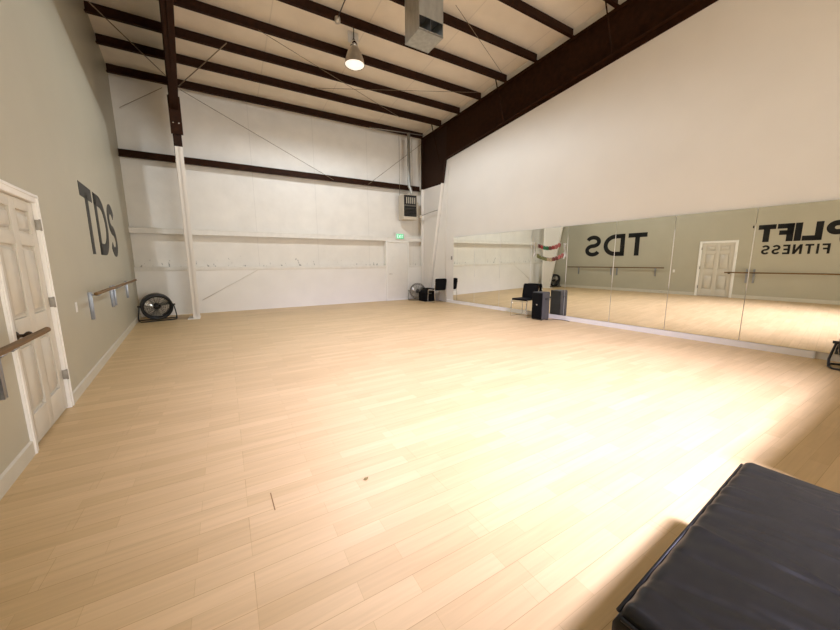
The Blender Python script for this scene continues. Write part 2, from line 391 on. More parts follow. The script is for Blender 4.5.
# ------------------------------------------------------------------ door on the left wall (six panels)
D = bpy.data.objects.new('door_1', None); COL.objects.link(D); struct(D)
D.location = LP(DY0, 0, 0); D.rotation_euler = (0, 0, AL)
kk = math.sqrt(1 + SL * SL)
W = (DY1 - DY0) * kk; cw = .075
b = MB()
for (y0, y1, z0, z1) in ((0, cw, 0, DZ), (W - cw, W, 0, DZ), (cw, W - cw, DZ - cw, DZ)):
    b.box((-.12, y0, z0), (.016, y1, z1), .004)
    if z0 == 0: yi = (y0 + .012, y0 + .03) if y0 == 0 else (y1 - .03, y1 - .012); b.box((.014, yi[0], 0), (.022, yi[1], z1), .003)
    else: b.box((.014, 0.0, z1 - .03), (.022, W, z1 - .012), .003)
b.build('casing', 'trim', D)
s0, s1, sz = cw + .004, W - cw - .004, DZ - cw - .004
b = MB(); b.box((-.06, s0, .02), (-.032, s1, sz))
cols = [(s0 + .115, s0 + .115 + .285), (s1 - .115 - .285, s1 - .115)]
rows = [(.25, .79), (.985, 1.55), (1.65, 1.84)]
ys = [s0, cols[0][0], cols[0][1], cols[1][0], cols[1][1], s1]
for (a, c) in ((0, 1), (2, 3), (4, 5)): b.box((-.04, ys[a], .02), (-.010, ys[c], sz), .004)
zs = [.02, .25, .79, .985, 1.55, 1.65, 1.84, sz]
for (c0, c1) in cols:
    for a in (0, 2, 4, 6): b.box((-.04, c0 - .002, zs[a]), (-.010, c1 + .002, zs[a + 1]), .004)
    for (r0, r1) in rows: b.box((-.04, c0 + .028, r0 + .028), (-.012, c1 - .028, r1 - .028), .018, seg=1)
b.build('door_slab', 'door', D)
for z in (.34, 1.045, 1.745):
    b = MB(); b.box((-.012, W - cw - .006, z - .045), (.020, W - cw + .010, z + .045), .003); b.tube([(.022, W - cw, z - .05), (.022, W - cw, z + .05)], .007)
    b.build('hinge', 'hinge', D)
b = MB(); my = Matrix.Rotation(PI / 2, 4, 'Y')
b.lathe([(0, 0), (.034, 0), (.034, .006), (.024, .014), (.013, .018), (.012, .038), (.018, .044), (.028, .056), (.030, .068), (.024, .080), (.010, .086), (0, .087)], 28, mtx=Matrix.Translation((-.010, s0 + .07, .875)) @ my)
b.build('knob', 'bronze', D)
# little door stop / outlet beside the door
O = tag(MB().box((0, -.035, -.057), (.006, .035, .057), .003).box((.005, -.017, -.04), (.009, .017, .04), .003).build('wall_outlet', 'whitepl', loc=LP(5.2, 0, .91), rotz=AL),
        'small white wall outlet on the greige wall right of the six-panel door', 'outlet')

# far door, a flush white steel door in a white frame
D2 = bpy.data.objects.new('door_2', None); COL.objects.link(D2); struct(D2); D2.location = (FX0, YD, 0)
fw_, fh = FX1 - FX0, 2.165
b = MB(); b.box((0, -.03, 0), (.05, .19, fh), .004); b.box((fw_ - .05, -.03, 0), (fw_, .19, fh), .004); b.box((.05, -.03, fh - .05), (fw_ - .05, .19, fh), .004)
b.build('door_frame', 'trim', D2)
b = MB(); b.box((.054, -.005, .06), (fw_ - .054, .04, fh - .054), .003); b.build('door_slab', 'door_far', D2)
b = MB(); b.box((.0, -.05, 0), (fw_, .19, .055), .004); b.build('threshold', 'trim', D2)
b = MB(); b.tube([(.13, -.005, .98), (.13, -.055, .98)], .012); b.tube([(.13, -.055, .98), (.24, -.055, .98)], .010); b.build('door_handle', 'steel', D2)

# ------------------------------------------------------------------ steel frame
def frame(name, xf, halfw, label, KY, KZ, YO, yb0, cm):
    """a tapered column and the tapered rafter that leaves it; (xf, s): x at y, s shear along the wall"""
    t = thing(name, label, 'steel beam', (xf(10.8), 10.8, 0))
    P = lambda y, z, dx: Vector((xf(y) + dx - xf(10.8), y - 10.8, z))
    inner_y = lambda z: yb0 - (yb0 - KY) * z / KZ
    raf_bot = lambda y: KZ + .128 * (KY - y)
    tw = .010
    b = MB()       # web of the column
    zt = zb(YO) - .01
    b.poly([P(YO, 0, -tw), P(inner_y(0), 0, -tw), P(KY, KZ, -tw), P(KY, zb(KY) - .01, -tw), P(YO, zt, -tw)], (2 * tw, 0, 0))
    b.build('column_web', cm, t)
    b = MB()
    b.hexa([P(inner_y(0), 0, -halfw), P(inner_y(0), 0, halfw), P(KY, KZ, halfw), P(KY, KZ, -halfw)],
           [P(inner_y(0) + .02, 0, -halfw), P(inner_y(0) + .02, 0, halfw), P(KY + .02, KZ, halfw), P(KY + .02, KZ, -halfw)])
    b.build('inner_flange', cm, t)
    b = MB()
    b.hexa([P(YO, 0, -halfw), P(YO, 0, halfw), P(YO, zt, halfw), P(YO, zt, -halfw)],
           [P(YO + .02, 0, -halfw), P(YO + .02, 0, halfw), P(YO + .02, zt, halfw), P(YO + .02, zt, -halfw)])
    b.build('outer_flange', cm, t)
    ye = Y0
    b = MB(); b.poly([P(KY, raf_bot(KY), -tw), P(ye, min(raf_bot(ye), zb(ye) - .25), -tw), P(ye, zb(ye) - .01, -tw), P(KY, zb(KY) - .01, -tw)], (2 * tw, 0, 0))
    b.build('rafter_web', 'brown', t)
    yb = 2.0
    b = MB()
    b.hexa([P(KY, KZ, -halfw), P(KY, KZ, halfw), P(KY, KZ + .02, halfw), P(KY, KZ + .02, -halfw)],
           [P(ye, raf_bot(ye), -halfw), P(ye, raf_bot(ye), halfw), P(ye, raf_bot(ye) + .02, halfw), P(ye, raf_bot(ye) + .02, -halfw)])
    b.build('bottom_flange', 'brown', t)
    b = MB()
    b.hexa([P(YO, zb(YO) - .02, -halfw), P(YO, zb(YO) - .02, halfw), P(YO, zb(YO) - .002, halfw), P(YO, zb(YO) - .002, -halfw)],
           [P(ye, zb(ye) - .02, -halfw), P(ye, zb(ye) - .02, halfw), P(ye, zb(ye) - .002, halfw), P(ye, zb(ye) - .002, -halfw)])
    b.build('top_flange', 'brown', t)
    return t, P
xF = lambda y: -.717 + SL * (y - 10.05)
FL, PL = frame('steel_frame', xF, .074, 'brown tapered steel column, white below, with its rafter, left of the back wall', 9.19, 4.60, 10.45, 10.07, 'column_l')
xG = lambda y: xr(y) - .014
FR, PR_ = frame('steel_frame', xG, .10, 'deep dark brown steel rafter and knee along the top of the mirror wall', 9.66, 4.77, 11.0, 10.60, 'column')
raf_bot = lambda y: 4.77 + .128 * (9.66 - y)
KY = 9.19
# bolted splice plates at the left knee
b = MB()
b.hexa([PL(KY + .08, 4.15, -.108), PL(KY + .08, 4.15, .108), PL(KY - .06, 4.85, .108), PL(KY - .06, 4.85, -.108)],
       [PL(KY + .05, 4.15, -.108), PL(KY + .05, 4.15, .108), PL(KY - .10, 4.85, .108), PL(KY - .10, 4.85, -.108)])
spl = b.build('splice_plate', 'brown', FL)
for dx in (-.05, .05):
    b = MB(); c = PL(KY + .02, 4.36, dx); b.tube([c, c + Vector((0, -.05, -.012))], .014, 8); b.build('bolt', 'steel', spl)
b = MB(); b.box((-.13, -.84, 0), (.13, -.30, .018), .003); b.build('base_plate', 'white_rail', FL)

# brown girt on the far wall
b = MB(); b.box((XL + .01, YD, 4.145), (XR - .13, YR, 4.16)); b.box((XL + .01, YD - .004, 3.985), (XR - .13, YD + .008, 4.155), .002); b.box((XL + .01, YD - .07, 3.98), (XR - .13, YD + .004, 3.99))
tag(b.build('wall_girt', 'brown'), 'long brown steel girt running across the white back wall', 'steel beam')

# purlins
ords = ['at the eave above the back wall', 'second from the back wall', 'third from the back wall', 'fourth from the back wall', 'fifth from the back wall',
        'sixth from the back wall', 'seventh from the back wall', 'eighth from the back wall', 'ninth from the back wall', 'tenth from the back wall',
        'eleventh from the back wall', 'twelfth from the back wall', 'thirteenth from the back wall', 'fourteenth from the back wall']
py = [11.02, 9.93, 9.0, 8.08, 7.13, 6.2, 5.28, 4.36, 3.43, 2.5, 1.57]
for i, y in enumerate(py):
    z = zb(y); xa, xb = xl(y) + .01, xr(y) - .035
    b = MB()
    b.box((xa, -.004, 0), (xb, .004, .2)); b.box((xa, -.07, 0), (xb, .004, .008)); b.box((xa, -.004, .192), (xb, .07, .2))
    b.box((xa, -.074, 0), (xb, -.068, .022))
    tag(b.build('roof_purlin', 'brown', loc=(0, y, z)), 'dark brown steel roof purlin, ' + ords[i], 'roof beam', 'roof purlins under the white lining')

# flange braces, roof and wall rods
def rod(p, q, r, label, m='rod', cat='brace rod', name='brace_rod', group=None):
    p, q = Vector(p), Vector(q); b = MB(); b.tube([Vector((0, 0, 0)), q - p], r, 8)
    o = b.build(name, m, loc=p); return tag(o, label, cat, group)
rod((-.60, YD - .06, 5.76), (3.25, YD - .06, 4.02), .007, 'thin brace rod slanting down across the upper back wall from the left column')
rod((6.56, YD - .06, 5.66), (4.44, YD - .06, 4.02), .007, 'thin brace rod slanting down to the brown girt beside the flue pipe')
rod((.85, YD - .018, 1.19), (-.62, YD - .018, .37), .006, 'white rod drawn for a shadow crease low on the back wall beside the white column', 'crease_rod')  # added rod stands in for a faint shadow crease in the liner
rod((-.98, YD - .06, 5.72), (-1.86, YD - .06, 5.08), .007, 'thin brace rod on the back wall left of the brown column')
rod((-.70, 10.85, 5.79), (-1.69, 8.66, 5.96), .010, 'dark roof brace rod running from the left column to the greige wall')
rod((-.62, 10.9, 5.79), (.42, 8.72, 5.95), .010, 'dark roof brace rod rising right from the left column under the purlins')
rod((.97, 8.02, 5.99), (5.10, 9.94, 5.86), .0055, 'thin tan roof rod slanting under the purlins behind the hanging lamp')
rod((2.37, 9.53, 5.885), (6.45, 7.77, 6.01), .005, 'thin roof rod crossing beneath the purlins towards the long rafter')
rod((4.14, 5.72, 6.15), (6.40, 6.85, 6.08), .005, 'thin roof rod slanting between duct and long rafter')
for (y, lab) in ((9.93, 'nearest the back wall'), (7.13, 'halfway along the long rafter'), (4.36, 'highest up the long rafter')):
    p = Vector((xr(y) - .42, y, zb(y) + .01)); q = Vector((xr(y) - .10, y - .0, raf_bot(y) + .03))
    b = MB(); b.tube([Vector((0, 0, 0)), q - p], .016, 6)
    tag(b.build('flange_brace', 'brown', loc=p), 'short brown angle brace from purlin to rafter, ' + lab, 'brace')

# ------------------------------------------------------------------ mirrors
seams = [9.225, 8.2, 7.155, 6.095, 5.085, 4.02, 2.998, 1.943, .90]
mlab = ['at the far end of the mirror wall beside the corner chair', 'second from the far end, reflecting the white back wall', 'third from the far end, with the stacking chair in front',
        'fourth from the far end, behind the coloured garlands and the loudspeaker', 'fifth from the far end, reflecting letters T and D', 'sixth from the far end, right of the reflected letters',
        'seventh from the far end, where the panelled door is reflected', 'nearest the camera, where the fitness lettering is reflected']
for i in range(8):
    ya, yb2 = seams[i + 1] + .004, seams[i] - .004
    b = MB(); b.box((-.006, 0, 0), (0, (yb2 - ya) * math.sqrt(1 + SR * SR), 2.105))
    o = b.build('mirror_panel', ['mirror', 'mirror_edge'])
    for f in o.data.polygons:
        if f.normal.x > -.5: f.material_index = 1
    o.location = RP(ya, .018, .108); o.rotation_euler = (0, -.0064, AR)
    if 0 < i:
        e = MB(); Lp = (yb2 - ya) * math.sqrt(1 + SR * SR); e.box((-.009, Lp - .001, .80 + .02 * (i % 3)), (-.002, Lp + .009, 1.86 - .03 * (i % 2)), .001); e.build('seam_glint', 'whitepl', o)  # white strip stands in for the lamp's glint on the mirror seam
    tag(o, 'frameless wall mirror panel ' + mlab[i], 'mirror', 'mirror panels on the right wall')

# ------------------------------------------------------------------ lettering on the left wall
def sign(name, label, y0, z0, spec, th=.004):
    t = thing(name, label, 'sign', LP(y0, .0005, z0), AL)
    for (ch, u, v, W_, h, st, pn) in spec:
        b = MB()
        if ch == 'm': b.box((0, u, v), (th, u + W_, v + h))
        else: letter(b, ch, u, v, W_, h, st, th)
        b.build(pn, 'black', t)
    return t
sign('wall_lettering', 'large black letters TDS on the greige left wall', 6.26, 1.535,
     [('T', 0, 0, .74, .955, .185, 'letter'), ('D', .87, 0, .92, .955, .185, 'letter'), ('S', 1.93, -.01, .73, .975, .18, 'letter')])
spec = [('U', .11, -.27, .62, .82, .155, 'letter'), ('P', .55, 0, .46, .555, .155, 'letter'), ('L', 1.07, 0, .40, .555, .15, 'letter'), ('I', 1.49, 0, .15, .555, .15, 'letter'),
        ('F', 1.66, 0, .37, .555, .15, 'letter'), ('T', 2.06, 0, .41, .555, .15, 'letter'), ('m', 2.58, .47, .035, .085, 0, 'mark')]
u = .87
for ch, w in zip('FITNESS', (.16, .05, .18, .20, .16, .19, .19)):
    spec.append((ch, u, -.405, w, .30, .056, 'small_letter')); u += w + .055
sign('wall_lettering', 'black gym name in two lines on the greige wall, seen in the mirror', .49, 1.905, spec)

# ------------------------------------------------------------------ barres
def barre(y0, y1, z, brs, label, up=.0):
    t = thing('ballet_barre', label, 'barre', LP(y0, 0, z), AL, 'wooden barres on the left wall')
    Lr = (y1 - y0) * kk
    b = MB(); b.tube([(.13, 0, 0), (.13, .01, 0), (.13, Lr - .01, 0), (.13, Lr, 0)], [.017, .021, .021, .017], 14); b.build('rail', 'wood', t)
    for yb_ in brs:
        v = (yb_ - y0) * kk
        b = MB()
        for s in (-1, 1): b.box((.0, v + s * .020 - .004, -.35), (.036, v + s * .020 + .004, up), .001)
        b.box((.030, v - .024, -.35), (.034, v + .024, up))
        b.tube([(.034, v, -.03), (.10, v, -.045), (.128, v, -.022)], .008, 8)
        b.build('bracket', 'bracket', t)
barre(.45, 3.64, .895, (.75, 2.90, 3.08), 'wooden barre on the near left wall, its end crossing the panelled door', .12)
barre(5.5, 7.48, 1.03, (5.84, 7.36), 'short wooden barre under the large letter T')
barre(7.50, 9.72, 1.03, (7.62, 9.18), 'short wooden barre next to the far corner, under the letters D and S')

# ------------------------------------------------------------------ floor fans
def fan_mesh(t, R, depth, m_ring, m_grille, m_blade, drum):
    """drum fan: axis along local -y (front), centre above origin; stands on a U shaped tube"""
    cz = R + .045
    mx = Matrix.Translation((0, 0, cz)) @ Matrix.Rotation(math.radians(90 + 10), 4, 'X')
    b = MB()
    if drum: b.lathe([(R, -depth / 2), (R + .012, -depth / 2), (R + .014, depth / 2), (R, depth / 2 + .006), (R - .05, depth / 2), (R - .05, -depth / 2 + .01)], 48, mtx=mx, closed=True)
    else:
        for zz in (-depth / 2, depth / 2):
            b.lathe([(R - .012, zz - .008), (R + .006, zz - .008), (R + .006, zz + .008), (R - .012, zz + .008)], 48, mtx=mx, closed=True)
    b.build('housing', m_ring, t)
    b = MB()
    for sgn in (-1, 1):
        zz = sgn * depth / 2
        for k in range(1, 8):
            r = R * k / 7.6; bulge = .035 * (1 - (k / 7.6) ** 2) * sgn
            pts = [mx @ Vector((r * math.cos(a * 2 * PI / 32), r * math.sin(a * 2 * PI / 32), zz + bulge)) for a in range(32)]
            b.tube(pts, .0028, 5, closed=True)
        for a in range(14):
            an = a * 2 * PI / 14
            pts = [mx @ Vector((r * math.cos(an), r * math.sin(an), zz + sgn * .035 * (1 - (r / R) ** 2))) for r in (R * .12, R * .4, R * .7, R * .98)]
            b.tube(pts, .0028, 5)
    b.build('grille', m_grille, t)
    for k in range(3):
        a0 = k * 2 * PI / 3 + .5; b = MB(); t2 = bmesh.new(); rows_ = []
        for i in range(7):
            r = .05 + (R - .075) * i / 6; w = .55 - .12 * i / 6; row = []
            for j in range(5):
                a = a0 + (j / 4 - .5) * 2 * w * .9; zz = (j / 4 - .5) * .10 * (1 - .4 * i / 6)
                row.append((t2.verts.new(mx @ Vector((r * math.cos(a), r * math.sin(a), zz))), t2.verts.new(mx @ Vector((r * math.cos(a), r * math.sin(a), zz + .004)))))
            rows_.append(row)
        for i in range(6):
            for j in range(4):
                for q in (0, 1): t2.faces.new((rows_[i][j][q], rows_[i + 1][j][q], rows_[i + 1][j + 1][q], rows_[i][j + 1][q]))
        for j in range(4):
            for i in (0, 6): t2.faces.new((rows_[i][j][0], rows_[i][j + 1][0], rows_[i][j + 1][1], rows_[i][j][1]))
        for i in range(6):
            for j in (0, 4): t2.faces.new((rows_[i][j][0], rows_[i + 1][j][0], rows_[i + 1][j][1], rows_[i][j][1]))
        bmesh.ops.recalc_face_normals(t2, faces=list(t2.faces)); b._add(t2, 0, None, True); b.build('blade', m_blade, t)
    b = MB(); b.lathe([(0, -.10), (.06, -.10), (.075, -.08), (.075, .03), (.05, .05), (.03, .06), (0, .062)], 24, mtx=mx); b.build('motor', 'blackpl', t)
    b = MB(); w = R + .035
    for s in (-1, 1):
        b.tube([(s * (R + .0), 0, cz + .02), (s * w, 0, cz), (s * (w + .02), 0, cz - .12), (s * (w + .035), -.01, .10), (s * (w + .03), -.06, .02), (s * (w + .0), -.16, .014), (s * (w - .10), -.19, .014), (0, -.19, .014)], .013, 8)
        b.tube([(s * (w + .035), -.01, .10), (s * (w + .03), .06, .02), (s * (w + .0), .15, .014), (s * (w - .10), .18, .014), (0, .18, .014)], .013, 8)
        b.tube([(s * (R - .02), 0, cz + .02), (s * (w + .03), 0, cz + .02)], .02, 10)
    b.build('stand', m_ring, t)
f1 = thing('floor_fan', 'black drum floor fan in the far left corner beside the white column', 'fan', (-1.53, 10.28, 0), math.radians(14))
fan_mesh(f1, .305, .20, 'blackpl', 'blackpl', 'blade', True)
f2 = thing('floor_fan', 'silver wire-caged floor fan in the far right corner by the white exit door', 'fan', (6.17, 10.74, 0), math.radians(-30))
fan_mesh(f2, .285, .17, 'cage', 'cage', 'blade', False)
f3 = thing('floor_fan', 'black floor fan cut off by the right edge beside the mirror baseboard', 'fan', (6.93, .60, 0), math.radians(-80))
fan_mesh(f3, .27, .20, 'blackpl', 'greyline', 'greypl', True)

# ------------------------------------------------------------------ stacking chairs against the mirror wall
def chair(label, y, off, extra=0):
    """origin under the seat; the chair faces local -x (into the room)"""
    t = thing('stacking_chair', label, 'chair', RP(y, off, 0), AR + extra, 'black stacking chairs along the mirror wall')
    b = MB(); b.box((-.22, -.225, .425), (.20, .225, .475), .02, seg=3); b.build('seat', 'blackfab', t)
    mt = Matrix.Translation((.205, 0, .462)) @ Matrix.Rotation(math.radians(9), 4, 'Y')
    b = MB(); b.box((-.018, -.22, .0), (.018, .22, .375), .05, mtx=mt, seg=4)
    b2 = bmesh.new(); b2.free()
    b.build('backrest', 'blackfab', t)
    for s in (-1, 1):
        y_ = s * .235
        b = MB(); b.tube([(.20, y_, .44), (-.16, y_, .44), (-.20, y_, .42), (-.235, y_, .05), (-.22, y_, .012), (.20, y_, .012), (.235, y_, .04), (.215, y_, .42), (.235, y_, .60), (.265, y_, .74)], .0105, 8)
        b.build('leg', 'chrome', t)
    b = MB(); b.tube([(-.20, -.235, .40), (-.20, .235, .40)], .008, 8); b.build('cross_bar', 'chrome', t)
    b = MB(); b.tube([(.21, -.235, .40), (.21, .235, .40)], .008, 8); b.build('cross_bar', 'chrome', t)
    return t
chair('black stacking chair with chrome sled legs, against the mirror behind the loudspeaker', 6.00, .345)
chair('black stacking chair in the far right corner, turned away beside the stage monitor', 9.83, .27, -PI / 2 - AR)

# ------------------------------------------------------------------ loudspeakers
t = thing('loudspeaker', 'tall black loudspeaker standing on the floor in front of the mirror chair', 'speaker', RP(5.47, .40, 0), AR)
b = MB(); b.box((-.13, -.15, .015), (.15, .15, .68), .025, seg=3); b.build('cabinet', 'greypl', t)
b = MB(); b.box((-.146, -.14, .035), (-.122, .14, .66), .010); fg = b.build('front_grille', 'grille', t)
b = MB(); b.box((-.150, -.016, .36), (-.143, .016, .385), .002); b.build('badge', 'steel', fg)
b = MB(); b.box((-.04, -.160, .50), (.08, -.150, .535), .004); b.build('side_handle', 'blackpl', t)
for sx_ in (-.10, .12):
    for sy in (-.12, .12):
        b = MB(); b.lathe([(0, 0), (.016, 0), (.018, .017), (0, .017)], 12, mtx=Matrix.Translation((sx_, sy, 0))); b.build('foot', 'blackpl', t)
b = MB(); ca = [(6.62, 5.32, .006), (6.75, 5.22, .006), (6.86, 5.25, .006), (6.93, 5.12, .006), (6.95, 4.95, .006), (6.90, 4.85, .006)]
b.tube(ca, .006, 6); tag(b.build('power_cord', 'blackpl'), 'thin black cord lying on the floor by the loudspeaker under the mirror', 'cord')
t = thing('stage_monitor', 'squat black stage monitor with slanted face, in the far right corner beside the silver fan', 'speaker', (6.31, 10.31, 0), math.radians(2))
b = MB(); b.poly([(-.21, -.22, .0), (.20, -.22, 0), (.20, -.22, .46), (-.02, -.22, .46), (-.21, -.22, .30)], (0, .44, 0)); b.build('cabinet', 'grille', t)
b = MB(); b.poly([(-.206, -.19, .30), (-.030, -.19, .452), (-.040, -.19, .462), (-.216, -.19, .31)], (0, .38, 0)); b.build('front_grille', 'grille', t)
b = MB(); b.box((-.06, -.232, .27), (.06, -.219, .31), .004); b.build('side_handle', 'greypl', t)

# ------------------------------------------------------------------ garlands stuck on the mirror
def garland(label, ya, yb_, z_end, sag, cols_, w, h):
    t = thing('felt_garland', label, 'garland', RP(ya, .048, 0), AR, 'coloured garlands on the mirror')
    Lg = (ya - yb_) * 1.002; n = len(cols_)
    f = lambda s: z_end - sag * 4 * s * (1 - s)
    b = MB(); b.tube([(-.008, -Lg * i / 16, f(i / 16)) for i in range(17)], .004, 5); b.build('string', 'whitepl', t)
    for k, c in enumerate(cols_):
        s = (k + .7) / (n + .4); sl_ = (f(s + .01) - f(s - .01)) / (.02 * Lg)
        y_ = -Lg * s; z = f(s)
        b = MB(); w_, h_ = w * random.uniform(.9, 1.1), h * random.uniform(.92, 1.08)
        pts = [(-.014, y_ - w_ / 2, z + .01), (-.014, y_ + w_ / 2, z + .01), (-.014, y_ + w_ / 2, z - h_ * .95), (-.014, y_, z - h_), (-.014, y_ - w_ / 2, z - h_ * .95)]
        pts = [(p[0], p[1], p[2] - (p[1] - y_) * sl_) for p in pts]
        b.poly(pts, (.004, 0, 0)); b.build('tag', c, t)
garland('upper garland of red and green felt tags on the mirror', 5.90, 5.25, 1.85, .085, ['maroon', 'red', 'green', 'green', 'maroon', 'red', 'pink', 'pink'], .058, .085)
garland('lower garland of olive and maroon felt tags on the mirror', 5.92, 5.15, 1.61, .12, ['olive', 'olive', 'olive', 'olive', 'cream', 'cream', 'maroon', 'maroon', 'pink', 'pink'], .056, .085)
for (y_, z_, lab) in ((5.98, 1.88, 'left'), (5.13, 1.83, 'right')):
    b = MB()
    for k in range(3):
        b.ribbon([(.012 * k + .02 * math.sin(i * .8 + k), -.05 * i * (1 + .1 * k)) for i in range(7)], .022, .003)
    o = b.build('paper_streamer', 'whitepl', loc=RP(y_, .052, z_), rotz=AR)
    tag(o, 'white curled paper streamer on the mirror at the %s end of the garlands' % lab, 'streamer')

# ------------------------------------------------------------------ overhead: high-bay lamps, duct, conduit
def lamp(x, y, label):
    zt = zc(y); t = thing('high_bay_lamp', label, 'lamp', (x, y, zt - .02), 0, 'high bay lamps along the middle of the roof')
    b = MB(); b.box((-.11, -.02, -.26), (.11, .03, -.06), .006); b.build('mounting_plate', 'whitepl', t)
    b = MB(); b.tube([(0, -.04, .0), (0, -.04, -.22)], .010, 8); b.tube([(.03 * math.sin(a), -.04, -.235 + .03 * math.cos(a)) for a in [i * 2 * PI / 12 for i in range(12)]], .006, 6, closed=True); b.build('hook', 'bronze', t)
    b = MB(); b.lathe([(0, -.25), (.055, -.25), (.075, -.27), (.08, -.34), (.07, -.36), (0, -.36)], 24, mtx=Matrix.Translation((0, -.04, 0))); b.build('ballast_housing', 'chrome', t)
    b = MB(); b.lathe([(.06, -.35), (.095, -.38), (.14, -.46), (.185, -.58), (.205, -.69), (.215, -.70), (.21, -.705), (.198, -.69), (.178, -.58), (.132, -.46), (.09, -.385), (.06, -.355)], 40, mtx=Matrix.Translation((0, -.04, 0)), closed=True); rf = b.build('reflector', 'lampalu', t)
    b = MB(); b.lathe([(.196, -.692), (.18, -.705), (.12, -.74), (.05, -.755), (0, -.757)], 36, mtx=Matrix.Translation((0, -.04, 0)))
    b.lathe([(.196, -.692), (.12, -.70), (0, -.70)], 36, mtx=Matrix.Translation((0, -.04, 0))); b.build('lens', 'lens', rf)
    return t
lamp(2.73, 7.42, 'bell-shaped high bay lamp hanging in view below the far purlins')
lamp(2.78, 2.5, 'bell-shaped high bay lamp overhead in the middle of the hall')
lamp(2.83, -2.42, 'bell-shaped high bay lamp behind the camera')
# conduit with a box under the purlins
t = thing('ceiling_conduit', 'thin pipe with a small box under the purlins left of the hanging lamp', 'conduit', (2.27, 7.0, 6.04))
b = MB(); b.tube([(0, 0, .0), (.0, -.5, -.0 + .034), (.0, -1.4, .095)], .011, 8); b.build('pipe', 'bronze', t)
b = MB(); b.lathe([(0, -.07), (.05, -.07), (.055, -.03), (.05, .02), (0, .02)], 20); b.build('junction_box', 'lampalu', t)
# square galvanised drop duct with open sides above a bottom plate
t = thing('ceiling_duct', 'square galvanized metal duct hanging from the roof with open lower sides', 'duct', (3.14, 5.22, 5.0), SL * -.2)
a = .225; zt = zc(5.22) - 5.0 - .006
b = MB()
for sx_ in (-1, 1): b.box((sx_ * a - .003, -a, .0), (sx_ * a + .003, a, zt))
for sy in (-1, 1): b.box((-a, sy * a - .003, .19), (a, sy * a + .003, zt))
b.build('duct_body', 'galv', t)
b = MB()
for z in (.70,):
    for (lo, hi) in (((-a - .008, -a - .008, z), (a + .008, -a, z + .03)), ((-a - .008, a, z), (a + .008, a + .008, z + .03)), ((-a - .008, -a, z), (-a, a, z + .03)), ((a, -a, z), (a + .008, a, z + .03))): b.box(lo, hi)
b.build('joint_band', 'galv', t)
b = MB(); b.box((-a + .006, -a + .006, .26), (a - .006, a - .006, .27)); b.box((-.006, -a + .02, .0), (.006, a - .02, .26)); b.build('inner_shade', 'galv_in', t)  # dark sheets stand in for the shade inside the duct
b = MB(); b.box((-a - .004, -a - .004, -.012), (a + .004, a + .004, .0)); 
for sy in (-1, 1): b.box((-a - .004, sy * a - .004, -.012), (a + .004, sy * a + .004, .014))
b.build('bottom_plate', 'galv', t)

# ------------------------------------------------------------------ unit heater with flue in the far right corner
t = thing('unit_heater', 'tan unit heater with dark louvers high on the back wall above the exit door', 'heater', (5.83, 10.62, 2.89))
hw, hh = .56, .80
b = MB(); b.box((-.265, 0, 0), (.275, .42, hh + .06), .02); b.build('casing', 'tan', t)
b = MB(); b.box((-.258, -.012, .11), (.235, .01, .83), .004); fp = b.build('front_panel', 'dark', t)
for k in range(6):
    z = .165 + k * .045 
    b = MB(); b.box((-.24, -.05, -.003), (.225, .0, .003), mtx=Matrix.Translation((0, -.005, z + .0)) @ Matrix.Rotation(math.radians(35 + 4 * (k % 2)), 4, 'X')); b.build('louver', 'louver', fp)
b = MB(); b.box((-.25, -.02, .455), (.235, -.005, .50), .003); b.build('divider', 'louver', fp)
for k in range(5):
    x = -.16 + k * .08
    b = MB(); b.box((x - .014, -.026, .545), (x + .014, -.006, .755), .003); b.build('heat_exchanger_bar', 'tan', fp)
b = MB(); b.box((.275, .05, .10), (.33, .37, .62), .01); b.build('side_box', 'tan', t)
b = MB()
b.tube([(.06, .21, 1.98 + .95), (.06, .21, 1.25), (.065, .20, 1.17), (.10, .17, 1.07), (.125, .16, .98), (.13, .16, .85)], .055, 16); b.build('flue_pipe', 'galv', t)
for x in (-.24, .26):
    b = MB(); b.tube([(x, .36, .85), (x, .36, zb(10.9) - 2.95)], .007, 6); b.build('hanger_rod', 'rod', t)
t = thing('gas_pipe', 'thin gas pipe with valve running from the heater to the right corner', 'pipe', (6.150, 10.78, 3.04))
b = MB(); b.tube([(0, 0, 0), (.16, 0, -.02), (.22, -.05, .04), (.30, -.40, .10), (.30, -.95, .12)], .012, 8); b.build('pipe', 'greyline', t)
b = MB(); b.box((.14, -.03, -.05), (.22, .03, .05), .01); b.build('valve', 'tan', t)
b = MB(); b.tube([(0, 0, 0), (2.05, 0, .12)], .014, 8)
tag(b.build('ceiling_pipe', 'greyline', loc=(4.40, 10.75, 5.70)), 'thin horizontal pipe under the eave behind the flue', 'pipe')

# exit sign on the rail above the far door
t = thing('exit_sign', 'small lit green exit sign above the white back door', 'sign', (5.60, YD - .045, 2.225))
b = MB(); b.box((-.165, -.03, 0), (.165, .03, .215), .012); b.build('housing', 'whitepl', t)
b = MB(); b.box((-.145, -.036, .02), (.145, -.028, .195), .002); b.build('face', 'exit', t)
b = MB(); u = -.12
for ch, w in zip('EXIT', (.05, .06, .022, .055)):
    letter(b, ch, u, .05, w, .115, .017, .004); u += w + .017
o = b.build('lettering', 'exit_l', t); o.rotation_euler = (0, 0, -PI / 2); o.location = (0, -.037, 0)
for v in o.data.vertices: pass
# light switch on the drywall next to the first mirror
tag(MB().box((-.008, -.035, -.057), (0, .035, .057), .003).box((-.012, -.012, -.024), (-.006, .012, .024), .002).build('light_switch', 'greyline', loc=RP(9.36, 0, 1.54), rotz=AR),
    'small grey light switch on the drywall at the far end of the mirrors', 'switch')
# white conduit beside the right column
b = MB(); b.tube([RP(9.52, .03, 4.55), RP(9.60, .03, 3.6), RP(9.66, .03, 2.5), RP(9.66, .03, .12)], .012, 8)
tag(b.build('wall_conduit', 'white_rail'), 'thin white conduit running down the drywall beside the corner column', 'conduit')

